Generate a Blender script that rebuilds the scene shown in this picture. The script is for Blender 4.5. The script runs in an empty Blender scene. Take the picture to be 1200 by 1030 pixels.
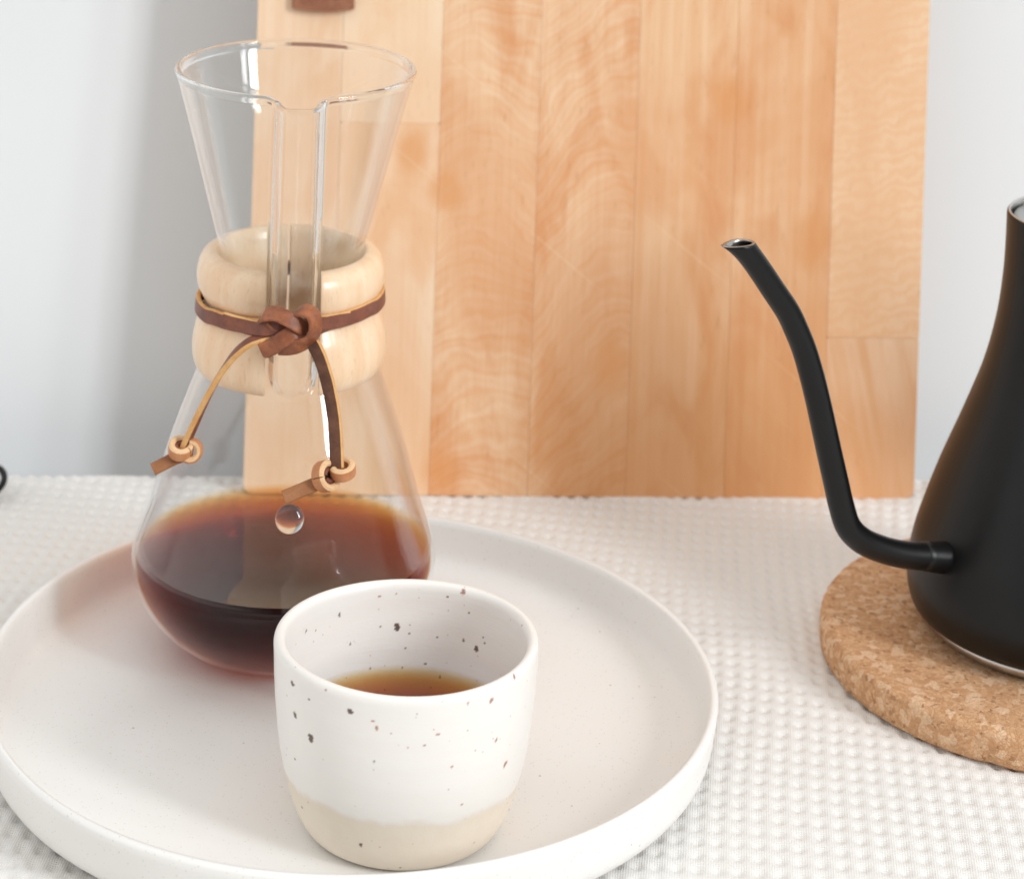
import bpy, bmesh, math, random
import numpy as np
from mathutils import Vector, Matrix, noise

random.seed(4)
S = bpy.context.scene
COL = S.collection

# ------------------------------------------------------------------ camera
CAM_H = 0.42066
PITCH, ROLL = 0.08272911, -0.03156779
FPX, CYP = 3061.97, -425.0            # focal length and optical centre, for a 1200 px wide frame
cp, sp, cr, sr = math.cos(PITCH), math.sin(PITCH), math.cos(ROLL), math.sin(ROLL)
_r, _d, _f = Vector((1, 0, 0)), Vector((0, -sp, -cp)), Vector((0, cp, -sp))
RX, RD, RF = _r * cr + _d * sr, _r * -sr + _d * cr, _f
camd = bpy.data.cameras.new("camera")
cam = bpy.data.objects.new("camera", camd)
COL.objects.link(cam)
M = Matrix((RX, -RD, -RF)).transposed().to_4x4()
M.translation = Vector((0, 0, CAM_H))
cam.matrix_world = M
camd.sensor_fit = 'HORIZONTAL'
camd.sensor_width = 36
camd.lens = FPX / 1200 * 36
camd.shift_y = -(515 - CYP) / 1200
camd.clip_start, camd.clip_end = 0.02, 50
camd.dof.use_dof = True
camd.dof.focus_distance = 0.79
camd.dof.aperture_fstop = 17
S.camera = cam
S.render.resolution_x, S.render.resolution_y = 1024, 878


def at(u, v, y):
    """point of the photograph (u, v) at depth y in the room"""
    d = RX * ((u - 600) / FPX) + RD * ((v - CYP) / FPX) + RF
    t = y / d.y
    return Vector((0, 0, CAM_H)) + d * t


# ------------------------------------------------------------------ light
w = bpy.data.worlds.new("World")
S.world = w
w.use_nodes = True
bg = w.node_tree.nodes['Background']
wn = w.node_tree.nodes
wl = w.node_tree.links


def wmath(op, x, y, z=None):
    nd = wn.new('ShaderNodeMath')
    nd.operation = op
    for k, v in enumerate((x, y, z)):
        if v is None:
            continue
        if isinstance(v, bpy.types.NodeSocket):
            wl.new(v, nd.inputs[k])
        else:
            nd.inputs[k].default_value = v
    return nd.outputs[0]


# a white room: pale ceiling, dimmer walls, a bright wall on the left, a dark one behind the viewer
wtc = wn.new('ShaderNodeTexCoord')
wsp = wn.new('ShaderNodeSeparateXYZ')
wl.new(wtc.outputs['Generated'], wsp.inputs[0])
wx2 = wmath('MULTIPLY', wsp.outputs[0], wsp.outputs[0])
wz = wmath('MAXIMUM', wsp.outputs[2], 0.0)
wleft = wmath('MAXIMUM', wmath('MULTIPLY', wsp.outputs[0], -1.0), 0.0)
wst = wmath('ADD', wmath('MULTIPLY_ADD', wz, 1.12, 0.08), wmath('MULTIPLY_ADD', wx2, 0.20, wmath('MULTIPLY', wleft, 0.70)))
bg.inputs[0].default_value = (1.0, 0.985, 0.962, 1)
wl.new(wst, bg.inputs[1])

tgt = Vector((-0.02, 0.87, 0.05))
DIST = 4.0
for az, watts in ((48.5, 43), (52.8, 41), (61, 19)):      # a wide window with three casements, on the right
    a_, e_ = math.radians(az), math.radians(26)
    ldir = Vector((math.sin(a_) * math.cos(e_), -math.cos(a_) * math.cos(e_), math.sin(e_)))
    ld = bpy.data.lights.new("window_pane", 'AREA')
    ld.shape = 'RECTANGLE'
    ld.size, ld.size_y = 0.25, 1.7
    ld.energy = watts
    ld.color = (0.96, 0.985, 1.0)
    lo = bpy.data.objects.new("window_pane", ld)
    COL.objects.link(lo)
    lo.location = tgt + ldir * DIST
    lo.rotation_euler = (tgt - lo.location).to_track_quat('-Z', 'Y').to_euler()

S.view_settings.view_transform = 'Standard'
S.view_settings.look = 'None'
S.view_settings.exposure = 0.0
S.view_settings.gamma = 1.0
S.cycles.max_bounces = 24
S.cycles.transparent_max_bounces = 48
S.cycles.transmission_bounces = 20
S.cycles.glossy_bounces = 8
S.cycles.caustics_refractive = True
S.cycles.caustics_reflective = False
S.cycles.sample_clamp_indirect = 7


# ------------------------------------------------------------------ helpers
def link(o):
    COL.objects.link(o)
    return o


def thing(name, label, cat, loc=(0, 0, 0), group=None):
    o = bpy.data.objects.new(name, None)
    o.location = loc
    o['label'] = label
    o['category'] = cat
    if group:
        o['group'] = group
    o.empty_display_size = 0.02
    return link(o)


def mesh_obj(name, verts, faces, mat, parent=None, smooth=True, mats=None, fmat=None):
    me = bpy.data.meshes.new(name)
    me.from_pydata([tuple(v) for v in verts], [], [tuple(f) for f in faces])
    for m in (mats or [mat]):
        me.materials.append(m)
    if fmat is not None:
        me.polygons.foreach_set('material_index', fmat)
    me.polygons.foreach_set('use_smooth', [smooth] * len(me.polygons))
    me.update()
    bq = bmesh.new()
    bq.from_mesh(me)
    bmesh.ops.recalc_face_normals(bq, faces=bq.faces)
    bq.to_mesh(me)
    bq.free()
    o = bpy.data.objects.new(name, me)
    link(o)
    if parent is not None:
        o.parent = parent
        # meshes are written in room coordinates; shift into the parent's frame
        me.transform(Matrix.Translation(-Vector(parent.matrix_basis.translation)) if parent.parent is None
                     else Matrix.Translation(-Vector(parent.parent.matrix_basis.translation)))
    return o


def bm_obj(name, bm, mat, parent=None, smooth=True):
    me = bpy.data.meshes.new(name)
    bm.to_mesh(me)
    bm.free()
    me.materials.append(mat)
    me.polygons.foreach_set('use_smooth', [smooth] * len(me.polygons))
    o = bpy.data.objects.new(name, me)
    link(o)
    if parent is not None:
        o.parent = parent
        me.transform(Matrix.Translation(-Vector(parent.matrix_basis.translation)))
    return o


def crom(pts, n):
    """Catmull-Rom through pts, n samples in all (arc-length even)"""
    P = np.array(pts, float)
    Q = np.vstack([2 * P[0] - P[1], P, 2 * P[-1] - P[-2]])
    out = []
    for i in range(1, len(Q) - 2):
        for t in np.linspace(0, 1, 24, endpoint=False):
            a, b, c, d = Q[i - 1], Q[i], Q[i + 1], Q[i + 2]
            out.append(0.5 * ((2 * b) + (c - a) * t + (2 * a - 5 * b + 4 * c - d) * t * t + (3 * b - a - 3 * c + d) * t ** 3))
    out.append(Q[-2])
    out = np.array(out)
    s = np.r_[0, np.cumsum(np.linalg.norm(np.diff(out[:, :3], axis=0), axis=1))]
    ss = np.linspace(0, s[-1], n)
    return np.stack([np.interp(ss, s, out[:, k]) for k in range(out.shape[1])], 1)


def grid_faces(nu, nv, closed_u=True, off=0):
    """faces of a grid stored [v][u] (v rows of nu points)"""
    f = []
    for j in range(nv - 1):
        for i in range(nu if closed_u else nu - 1):
            a = off + j * nu + i
            b = off + j * nu + (i + 1) % nu
            f.append((a, b, b + nu, a + nu))
    return f


def lathe(name, prof, mat, parent, c, seg=160, rmod=None, z0=0):
    """prof: list of (r, z) from outside bottom round to inside; poles where r==0"""
    verts, faces = [], []
    th = np.linspace(0, 2 * math.pi, seg, endpoint=False)
    rows = []
    for (r, z) in prof:
        if r < 1e-6:
            rows.append(('p', len(verts)))
            verts.append((c[0], c[1], z + z0))
        else:
            rows.append(('r', len(verts)))
            k = rmod(th) if rmod else np.ones(seg)
            for t, kk in zip(th, k):
                verts.append((c[0] + r * kk * math.cos(t), c[1] + r * kk * math.sin(t), z + z0))
    for (ka, a), (kb, b) in zip(rows[:-1], rows[1:]):
        for i in range(seg):
            j = (i + 1) % seg
            if ka == 'p' and kb == 'r':
                faces.append((a, b + j, b + i))
            elif ka == 'r' and kb == 'p':
                faces.append((a + i, a + j, b))
            elif ka == 'r' and kb == 'r':
                faces.append((a + i, a + j, b + j, b + i))
    return mesh_obj(name, verts, faces, mat, parent)


def tube(path, radii, seg=24, ref=Vector((0, 1, 0))):
    P = [Vector(p) for p in path]
    verts = []
    n = len(P)
    for i in range(n):
        t = (P[min(i + 1, n - 1)] - P[max(i - 1, 0)]).normalized()
        a = t.cross(ref).normalized()
        b = a.cross(t).normalized()
        r = radii[i] if hasattr(radii, '__len__') else radii
        for k in range(seg):
            q = 2 * math.pi * k / seg
            verts.append(P[i] + a * (r * math.cos(q)) + b * (r * math.sin(q)))
    return verts, grid_faces(seg, n)


# ------------------------------------------------------------------ materials
def new_mat(name):
    m = bpy.data.materials.new(name)
    m.use_nodes = True
    nt = m.node_tree
    nt.nodes.clear()
    out = nt.nodes.new('ShaderNodeOutputMaterial')
    return m, nt, out


class NT:
    """terse node building"""
    def __init__(s, nt):
        s.nt = nt

    def n(s, typ, props=None, **inp):
        nd = s.nt.nodes.new(typ)
        for k, v in (props or {}).items():
            setattr(nd, k, v)
        for k, v in inp.items():
            k = k.replace('_', ' ')
            sock = nd.inputs[int(k[1:])] if (k[0] == 'i' and k[1:].isdigit()) else nd.inputs[k]
            if hasattr(v, 'is_output') or isinstance(v, bpy.types.NodeSocket):
                s.nt.links.new(v, sock)
            else:
                sock.default_value = v
        return nd

    def math(s, op, a, b=0.0, c=None, clamp=False):
        nd = s.n('ShaderNodeMath', {'operation': op, 'use_clamp': clamp}, i0=a, i1=b)
        if c is not None:
            if isinstance(c, bpy.types.NodeSocket):
                s.nt.links.new(c, nd.inputs[2])
            else:
                nd.inputs[2].default_value = c
        return nd.outputs[0]

    def mix(s, fac, a, b, blend='MIX'):
        nd = s.n('ShaderNodeMix', {'data_type': 'RGBA', 'blend_type': blend})
        for k, v in ((0, fac), (6, a), (7, b)):
            if isinstance(v, bpy.types.NodeSocket):
                s.nt.links.new(v, nd.inputs[k])
            else:
                nd.inputs[k].default_value = v if k == 0 else (*v, 1)
        return nd.outputs[2]

    def noise(s, vec, scale, detail=3, rough=0.5, dist=0.0):
        return s.n('ShaderNodeTexNoise', None, Vector=vec, Scale=scale, Detail=detail, Roughness=rough, Distortion=dist).outputs[0]

    def ramp(s, fac, a, b, lo=0.0, hi=1.0):
        nd = s.n('ShaderNodeMapRange', {'clamp': True, 'interpolation_type': 'SMOOTHSTEP'})
        for k, v in ((0, fac), (1, a), (2, b), (3, lo), (4, hi)):
            if isinstance(v, bpy.types.NodeSocket):
                s.nt.links.new(v, nd.inputs[k])
            else:
                nd.inputs[k].default_value = v
        return nd.outputs[0]

    def mapping(s, vec, scale=(1, 1, 1), rot=(0, 0, 0), loc=(0, 0, 0)):
        return s.n('ShaderNodeMapping', None, Vector=vec, Scale=scale, Rotation=rot, Location=loc).outputs[0]

    def obj(s):
        return s.n('ShaderNodeTexCoord').outputs['Object']

    def bump(s, h, strength=0.3, dist=0.0005):
        return s.n('ShaderNodeBump', None, Height=h, Strength=strength, Distance=dist).outputs[0]


def principled(T, out, color, rough=0.5, normal=None, spec=0.5, metal=0.0, coat=0.0, sss=0.0):
    b = T.n('ShaderNodeBsdfPrincipled')
    for nm, v in (('Base Color', color), ('Roughness', rough), ('Metallic', metal), ('Specular IOR Level', spec), ('Coat Weight', coat)):
        if isinstance(v, bpy.types.NodeSocket):
            T.nt.links.new(v, b.inputs[nm])
        else:
            b.inputs[nm].default_value = (*v, 1) if nm == 'Base Color' else v
    if normal is not None:
        T.nt.links.new(normal, b.inputs['Normal'])
    if coat:
        b.inputs['Coat Roughness'].default_value = 0.12
    if sss:
        b.inputs['Subsurface Weight'].default_value = sss
        b.inputs['Subsurface Scale'].default_value = 0.002
    T.nt.links.new(b.outputs[0], out.inputs['Surface'])
    return b


def mat_wall():
    m, nt, out = new_mat("wall_paint")
    T = NT(nt)
    v = T.obj()
    n1 = T.noise(v, 9, 4)
    n2 = T.noise(v, 900, 3)
    c = T.mix(n1, (0.81, 0.838, 0.86), (0.835, 0.86, 0.882))
    principled(T, out, c, 0.55, T.bump(T.math('ADD', n2, T.math('MULTIPLY', n1, 2)), 0.06, 0.0006), 0.3)
    return m


def mat_cloth():
    m, nt, out = new_mat("waffle_cotton")
    T = NT(nt)
    v = T.obj()
    vr = T.mapping(v, rot=(0, 0, math.radians(5)))
    w1 = T.n('ShaderNodeTexWave', {'bands_direction': 'X'}, Vector=vr, Scale=420.0, Distortion=1.2, Detail=2.0).outputs[1]
    w2 = T.n('ShaderNodeTexWave', {'bands_direction': 'Y'}, Vector=vr, Scale=420.0, Distortion=1.2, Detail=2.0).outputs[1]
    f = T.noise(v, 2600, 3, 0.7)
    h = T.math('ADD', T.math('MULTIPLY', T.math('ADD', w1, w2), 0.5), f)
    c = T.mix(T.noise(v, 30, 4), (0.79, 0.775, 0.75), (0.835, 0.822, 0.80))
    c = T.mix(T.ramp(f, 0.3, 0.5, 0.10, 0), c, (0.5, 0.48, 0.45))
    principled(T, out, c, 0.95, T.bump(h, 0.6, 0.0003), 0.15)
    return m


def mat_stoneware(name, base, speck, fine=1.0):
    m, nt, out = new_mat(name)
    T = NT(nt)
    v = T.obj()
    big = T.noise(v, 22, 4)
    c = T.mix(big, base, tuple(x * 0.965 for x in base))
    # iron specks
    vo = T.n('ShaderNodeTexVoronoi', {'feature': 'F1'}, Vector=v, Scale=420.0)
    d = vo.outputs['Distance']
    rnd = T.n('ShaderNodeSeparateColor', None, Color=vo.outputs['Color'])
    size = T.ramp(rnd.outputs[0], 0.90, 1.0, 0.02, 0.19 * fine)
    wob = T.math('MULTIPLY', T.noise(v, 2600, 2), 0.10)
    k = T.ramp(T.math('SUBTRACT', T.math('ADD', d, wob), size), 0.0, 0.09, 1.0, 0.0)
    k = T.math('MULTIPLY', k, T.ramp(rnd.outputs[0], 0.90, 0.92, 0, 1))
    k = T.math('MULTIPLY', k, T.ramp(rnd.outputs[1], 0.0, 1.0, 0.15, 0.62))
    c = T.mix(k, c, speck)
    vo2 = T.n('ShaderNodeTexVoronoi', {'feature': 'F1'}, Vector=v, Scale=1100.0)
    r2 = T.n('ShaderNodeSeparateColor', None, Color=vo2.outputs['Color'])
    k2 = T.math('MULTIPLY', T.ramp(vo2.outputs['Distance'], 0.15, 0.35, 1, 0), T.ramp(r2.outputs[0], 0.72, 0.96, 0, 0.62))
    c = T.mix(k2, c, tuple(0.5 * (x + y) for x, y in zip(base, speck)))
    h = T.math('ADD', T.noise(v, 500, 3), T.math('MULTIPLY', big, 6))
    principled(T, out, c, T.ramp(T.noise(v, 60, 3), 0.3, 0.7, 0.34, 0.5), T.bump(h, 0.05, 0.0005), 0.45)
    return m


def mat_cup():
    m, nt, out = new_mat("cup_glaze")
    T = NT(nt)
    v = T.obj()
    z = T.n('ShaderNodeSeparateXYZ', None, Vector=v)
    att = T.n('ShaderNodeAttribute', {'attribute_name': 'speck'})
    big = T.noise(v, 26, 5, 0.6)
    glaze = T.mix(big, (0.86, 0.845, 0.815), (0.80, 0.775, 0.74))
    vx = T.mapping(v, scale=(1, 1, 6))
    glaze = T.mix(T.ramp(T.noise(vx, 60, 3), 0.4, 0.7, 0, 0.5), glaze, (0.84, 0.80, 0.76))
    clay = T.mix(T.noise(v, 160, 5, 0.65), (0.735, 0.645, 0.535), (0.81, 0.735, 0.635))
    # wavy glaze line, lower on the left, dipped at a slant
    line = T.math('ADD', T.math('MULTIPLY_ADD', z.outputs[0], -0.02, 0.0145), T.math('MULTIPLY', T.noise(v, 70, 5, 0.6), 0.007))
    k = T.ramp(T.math('SUBTRACT', z.outputs[2], line), -0.0008, 0.0024)
    c = T.mix(k, clay, glaze)
    vo2 = T.n('ShaderNodeTexVoronoi', {'feature': 'F1'}, Vector=v, Scale=420.0)
    r2 = T.n('ShaderNodeSeparateColor', None, Color=vo2.outputs['Color'])
    k2 = T.math('MULTIPLY', T.ramp(T.math('ADD', vo2.outputs['Distance'], T.math('MULTIPLY', T.noise(v, 2500, 2), 0.15)), 0.14, 0.26, 1, 0),
                T.ramp(r2.outputs[0], 0.72, 0.95, 0, 0.62))
    c = T.mix(k2, c, (0.46, 0.31, 0.23))
    sep = T.n('ShaderNodeSeparateColor', None, Color=att.outputs['Color'])
    c = T.mix(sep.outputs[0], c, (0.075, 0.032, 0.018))
    c = T.mix(sep.outputs[1], c, (0.33, 0.10, 0.04))
    # bare rim where the glaze runs thin
    rim = T.math('MULTIPLY', T.ramp(z.outputs[2], 0.0612, 0.0628, 0, 0.55), T.ramp(T.noise(v, 90, 3), 0.4, 0.65))
    c = T.mix(rim, c, (0.68, 0.58, 0.49))
    h = T.math('ADD', T.math('MULTIPLY', big, 5), T.noise(vx, 180, 3))
    hc = T.noise(v, 1300, 3)
    hh = T.math('ADD', T.math('MULTIPLY', h, k), T.math('MULTIPLY', hc, T.math('SUBTRACT', 1.4, k)))
    principled(T, out, c, T.ramp(k, 0, 1, 0.8, 0.3), T.bump(hh, 0.07, 0.0006), 0.5)
    return m


def mat_board(name, seed, kind, tint):
    m, nt, out = new_mat(name)
    T = NT(nt)
    v = T.obj()
    vs = T.mapping(v, loc=(seed * 0.37, seed * 0.11, seed * 0.53))
    sep = T.n('ShaderNodeSeparateXYZ', None, Vector=v)
    blot = T.noise(T.mapping(v, scale=(1, 1, 0.6), loc=(0.3, 0, 0.2)), 13, 4, 0.55, 0.8)
    blot2 = T.noise(T.mapping(vs, scale=(1.5, 1, 0.6), loc=(3, 1, 2)), 30, 4, 0.55, 0.8)
    fine = T.noise(T.mapping(vs, scale=(900, 200, 22)), 1, 3, 0.6)
    streak = T.noise(T.mapping(vs, scale=(190, 60, 3.5)), 1, 3, 0.6)
    flecks = T.noise(T.mapping(vs, scale=(1500, 300, 130)), 1, 2, 0.5)
    if kind == 'arch':
        x = T.math('SUBTRACT', sep.outputs[0], seed * 0.0 + tint[3])
        par = T.math('MULTIPLY', T.math('MULTIPLY', x, x), 22.0)
        warp = T.math('MULTIPLY', T.noise(T.mapping(vs, scale=(1, 1, 1)), 24, 3), 0.045)
        arg = T.math('ADD', T.math('ADD', sep.outputs[2], par), warp)
        g = T.math('SINE', T.math('MULTIPLY', arg, 620))
        g2 = T.math('SINE', T.math('MULTIPLY', arg, 1500))
        g = T.math('ADD', T.math('MULTIPLY', g, 0.22), T.math('MULTIPLY', g2, 0.22))
        g = T.math('MULTIPLY', g, T.ramp(blot2, 0.35, 0.6, 0.25, 1.0))
        g = T.math('ADD', g, 0.5)
    elif kind == 'wavy':
        wv = T.n('ShaderNodeTexWave', {'bands_direction': 'Z'}, Vector=T.mapping(vs, rot=(0, 0.25, 0)), Scale=62.0, Distortion=9.0, Detail=3.0)
        wv.inputs['Detail Scale'].default_value = 2.2
        g = T.math('ADD', T.math('MULTIPLY', wv.outputs[1], 0.45), T.math('MULTIPLY', streak, 0.5))
    elif kind == 'slant':
        sl = T.noise(T.mapping(T.mapping(vs, rot=(0, 0.22, 0)), scale=(170, 60, 9)), 1, 2, 0.55)
        g = T.ramp(sl, 0.35, 0.65)
    else:
        g = T.ramp(streak, 0.3, 0.7, 0.15, 0.85)
    light, mid, dark = tint[0], tint[1], tint[2]
    c = T.mix(g, light, mid)
    c = T.mix(T.ramp(blot, 0.42, 0.68, 0.0, 0.5), c, dark)
    c = T.mix(T.ramp(blot2, 0.46, 0.74, 0.0, 0.6), c, dark)
    c = T.mix(T.ramp(fine, 0.42, 0.75, 0, 0.22), c, dark)
    c = T.mix(T.ramp(flecks, 0.66, 0.76, 0, 0.4), c, tuple(x * 0.6 for x in dark))
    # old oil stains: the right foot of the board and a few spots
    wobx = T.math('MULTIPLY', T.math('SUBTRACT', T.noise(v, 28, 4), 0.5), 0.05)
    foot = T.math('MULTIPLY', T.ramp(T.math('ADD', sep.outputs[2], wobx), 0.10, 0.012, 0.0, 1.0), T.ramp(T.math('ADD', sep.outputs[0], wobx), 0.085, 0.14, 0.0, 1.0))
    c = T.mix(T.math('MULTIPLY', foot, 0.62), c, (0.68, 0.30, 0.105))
    for (sx_, sz_, rad_) in ((0.2215, 0.103, 0.013), (0.062, 0.134, 0.009), (0.187, 0.158, 0.011), (0.0765, 0.120, 0.009), (0.143, 0.052, 0.012), (0.0765, 0.012, 0.012)):
        dx_, dz_ = T.math('SUBTRACT', sep.outputs[0], sx_), T.math('MULTIPLY', T.math('SUBTRACT', sep.outputs[2], sz_), 0.75)
        dd = T.math('SQRT', T.math('ADD', T.math('MULTIPLY', dx_, dx_), T.math('MULTIPLY', dz_, dz_)))
        dd = T.math('ADD', dd, T.math('MULTIPLY', wobx, 0.35))
        c = T.mix(T.ramp(dd, rad_, rad_ * 0.2, 0.0, 0.55), c, (0.74, 0.33, 0.12))
    # knife scratches
    scr = T.noise(T.mapping(T.mapping(v, rot=(0, 0.9, 0)), scale=(1400, 60, 9)), 1, 1, 0.4)
    c = T.mix(T.ramp(scr, 0.72, 0.78, 0, 0.35), c, tuple(min(1, x * 1.25) for x in light))
    principled(T, out, c, T.ramp(blot, 0.3, 0.7, 0.5, 0.36), T.bump(T.math('ADD', fine, T.math('MULTIPLY', scr, 0.5)), 0.06, 0.0003), 0.35)
    return m


def mat_beech():
    m, nt, out = new_mat("beech_wood")
    T = NT(nt)
    v = T.obj()
    n = T.ramp(T.noise(T.mapping(v, scale=(150, 150, 11)), 1, 4, 0.6, 0.6), 0.3, 0.7)
    f = T.noise(T.mapping(v, scale=(1500, 1500, 240)), 1, 2)
    c = T.mix(n, (0.90, 0.685, 0.475), (0.85, 0.585, 0.37))
    c = T.mix(T.ramp(f, 0.58, 0.74, 0, 0.28), c, (0.50, 0.29, 0.15))
    principled(T, out, c, 0.36, T.bump(f, 0.08, 0.0003), 0.5, coat=0.35)
    return m


def mat_leather(name, a, b, rough=0.5, grain=1400):
    m, nt, out = new_mat(name)
    T = NT(nt)
    v = T.obj()
    n = T.noise(v, 170, 5, 0.6)
    f = T.noise(v, grain, 4, 0.65)
    c = T.mix(T.ramp(n, 0.3, 0.7), a, b)
    c = T.mix(T.ramp(f, 0.5, 0.75, 0, 0.45), c, tuple(x * 0.55 for x in a))
    principled(T, out, c, rough, T.bump(T.math('ADD', n, f), 0.3, 0.0003), 0.4)
    return m


def mat_cork():
    m, nt, out = new_mat("cork")
    T = NT(nt)
    v = T.obj()
    vw = T.n('ShaderNodeVectorMath', {'operation': 'ADD'}, i0=v, i1=T.n('ShaderNodeVectorMath', {'operation': 'SCALE'}, i0=T.n('ShaderNodeTexNoise', None, Vector=v, Scale=260.0, Detail=3.0).outputs[1], Scale=0.004).outputs[0]).outputs[0]
    vo = T.n('ShaderNodeTexVoronoi', None, Vector=vw, Scale=800.0)
    col = T.n('ShaderNodeSeparateColor', None, Color=vo.outputs['Color'])
    vo2 = T.n('ShaderNodeTexVoronoi', None, Vector=vw, Scale=330.0)
    col2 = T.n('ShaderNodeSeparateColor', None, Color=vo2.outputs['Color'])
    c = T.mix(col.outputs[0], (0.56, 0.30, 0.15), (0.72, 0.44, 0.25))
    c = T.mix(T.ramp(col2.outputs[1], 0.66, 0.9, 0, 0.6), c, (0.86, 0.62, 0.42))
    c = T.mix(T.ramp(col.outputs[1], 0.94, 0.965, 0, 0.6), c, (0.25, 0.11, 0.05))
    ed = T.n('ShaderNodeTexVoronoi', {'feature': 'DISTANCE_TO_EDGE'}, Vector=vw, Scale=800.0).outputs[0]
    c = T.mix(T.ramp(ed, 0.0, 0.09, 0.28, 0), c, (0.25, 0.12, 0.055))
    f = T.noise(v, 1500, 3, 0.7)
    h = T.math('ADD', T.math('MULTIPLY', T.ramp(ed, 0, 0.15), 0.7), T.math('ADD', f, T.math('MULTIPLY', col.outputs[0], 0.5)))
    principled(T, out, c, 0.85, T.bump(h, 0.5, 0.0006), 0.2)
    return m


def mat_simple(name, col, rough, metal=0.0, spec=0.5, bump=0.05, scale=1500):
    m, nt, out = new_mat(name)
    T = NT(nt)
    v = T.obj()
    f = T.noise(v, scale, 3)
    c = T.mix(T.noise(v, 40, 3), col, tuple(x * 0.85 for x in col))
    principled(T, out, c, rough, T.bump(f, bump, 0.0003), spec, metal)
    return m


def mat_glass():
    """thin blown glass: clear when faced, refracting towards its edges"""
    m, nt, out = new_mat("borosilicate_glass")
    T = NT(nt)
    v = T.obj()
    wav = T.noise(T.mapping(v, scale=(60, 60, 8)), 1, 2)
    nrm = T.bump(wav, 0.10, 0.0012)
    lw = T.n('ShaderNodeLayerWeight', None, Blend=0.5, Normal=nrm)
    face = lw.outputs['Facing']
    fr = T.math('MULTIPLY_ADD', T.math('POWER', face, 4.0), 0.94, 0.030, clamp=True)
    tr = T.n('ShaderNodeBsdfTransparent', None, Color=(0.985, 0.99, 0.99, 1))
    gl = T.n('ShaderNodeBsdfGlossy', None, Color=(1, 1, 1, 1), Roughness=0.035, Normal=nrm)
    a = T.n('ShaderNodeMixShader', None, i0=fr, i1=tr.outputs[0], i2=gl.outputs[0])
    nt.links.new(a.outputs[0], out.inputs['Surface'])
    return m


def mat_wet_glass():
    """inner side of the glass where coffee touches it: no air gap, hardly any reflection"""
    m, nt, out = new_mat("wet_glass")
    T = NT(nt)
    tr = T.n('ShaderNodeBsdfTransparent', None, Color=(0.985, 0.99, 0.99, 1))
    nt.links.new(tr.outputs[0], out.inputs['Surface'])
    return m


def mat_solid_glass():
    m, nt, out = new_mat("solid_glass")
    T = NT(nt)
    gs = T.n('ShaderNodeBsdfGlass', None, Color=(0.99, 1, 1, 1), Roughness=0.0, IOR=1.48)
    nt.links.new(gs.outputs[0], out.inputs['Surface'])
    return m


def mat_coffee(name, sig):
    m, nt, out = new_mat(name)
    T = NT(nt)
    face = T.n('ShaderNodeLayerWeight', None, Blend=0.5).outputs['Facing']
    fr = T.math('MULTIPLY_ADD', T.math('POWER', face, 4.8), 0.95, 0.022, clamp=True)
    gn = T.n('ShaderNodeSeparateXYZ', None, Vector=T.n('ShaderNodeNewGeometry').outputs['Normal']).outputs[2]
    fr = T.math('MULTIPLY', fr, T.ramp(T.math('ABSOLUTE', gn), 0.9, 0.96))
    tr = T.n('ShaderNodeBsdfTransparent', None, Color=(1, 1, 1, 1))
    gl = T.n('ShaderNodeBsdfGlossy', None, Color=(1, 1, 1, 1), Roughness=0.02)
    b = T.n('ShaderNodeMixShader', None, i0=fr, i1=tr.outputs[0], i2=gl.outputs[0])
    nt.links.new(b.outputs[0], out.inputs['Surface'])
    D = max(sig) * 1.02
    ab = T.n('ShaderNodeVolumeAbsorption', None, Color=(*[1 - s / D for s in sig], 1), Density=D)
    nt.links.new(ab.outputs[0], out.inputs['Volume'])
    return m


M_WALL, M_CLOTH = mat_wall(), mat_cloth()
M_TRAY = mat_stoneware("tray_glaze", (0.85, 0.838, 0.815), (0.30, 0.25, 0.18), 1.0)
M_CUP = mat_cup()
M_BEECH, M_CORK = mat_beech(), mat_cork()
M_GLASS, M_SGLASS, M_WGLASS = mat_glass(), mat_solid_glass(), mat_wet_glass()
M_COFFEE = mat_coffee("brewed_coffee", (42, 128, 280))
M_COFFEE2 = mat_coffee("poured_coffee", (25, 82, 215))
M_LFACE = mat_leather("leather_face", (0.155, 0.055, 0.038), (0.25, 0.085, 0.05), 0.42)
M_LEDGE = mat_leather("leather_edge", (0.62, 0.31, 0.10), (0.72, 0.42, 0.17), 0.6)
M_LBACK = mat_leather("leather_suede", (0.085, 0.035, 0.022), (0.16, 0.07, 0.042), 0.85, 900)
M_LTAN = mat_leather("leather_tan", (0.50, 0.20, 0.085), (0.60, 0.27, 0.12), 0.45)
M_LORG = mat_leather("leather_orange", (0.20, 0.062, 0.03), (0.40, 0.14, 0.058), 0.40)
M_LTEDGE = mat_leather("leather_pale_edge", (0.74, 0.47, 0.25), (0.82, 0.56, 0.33), 0.6)
M_LTAIL = mat_leather("leather_tail", (0.26, 0.105, 0.042), (0.36, 0.155, 0.065), 0.6)
M_BLACK = mat_simple("matte_black_coat", (0.004, 0.004, 0.0045), 0.36, 0.0, 0.31, 0.12, 2600)
M_STEEL = mat_simple("steel", (0.62, 0.60, 0.58), 0.3, 1.0)
M_DSTEEL = mat_simple("dark_steel", (0.42, 0.41, 0.40), 0.3, 1.0)
M_LID = mat_simple("lid_satin", (0.45, 0.48, 0.49), 0.35, 0.6)
M_WALNUT = mat_leather("reddish_leather", (0.26, 0.10, 0.055), (0.36, 0.155, 0.085), 0.6, 700)

# ------------------------------------------------------------------ setting
YAW = math.radians(3.9)
ux, uy = math.cos(YAW), math.sin(YAW)
WALL0 = Vector((-0.163, 1.0043, 0))


def wall_pt(s, z):
    return Vector((WALL0.x + ux * s, WALL0.y + uy * s, z))


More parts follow.
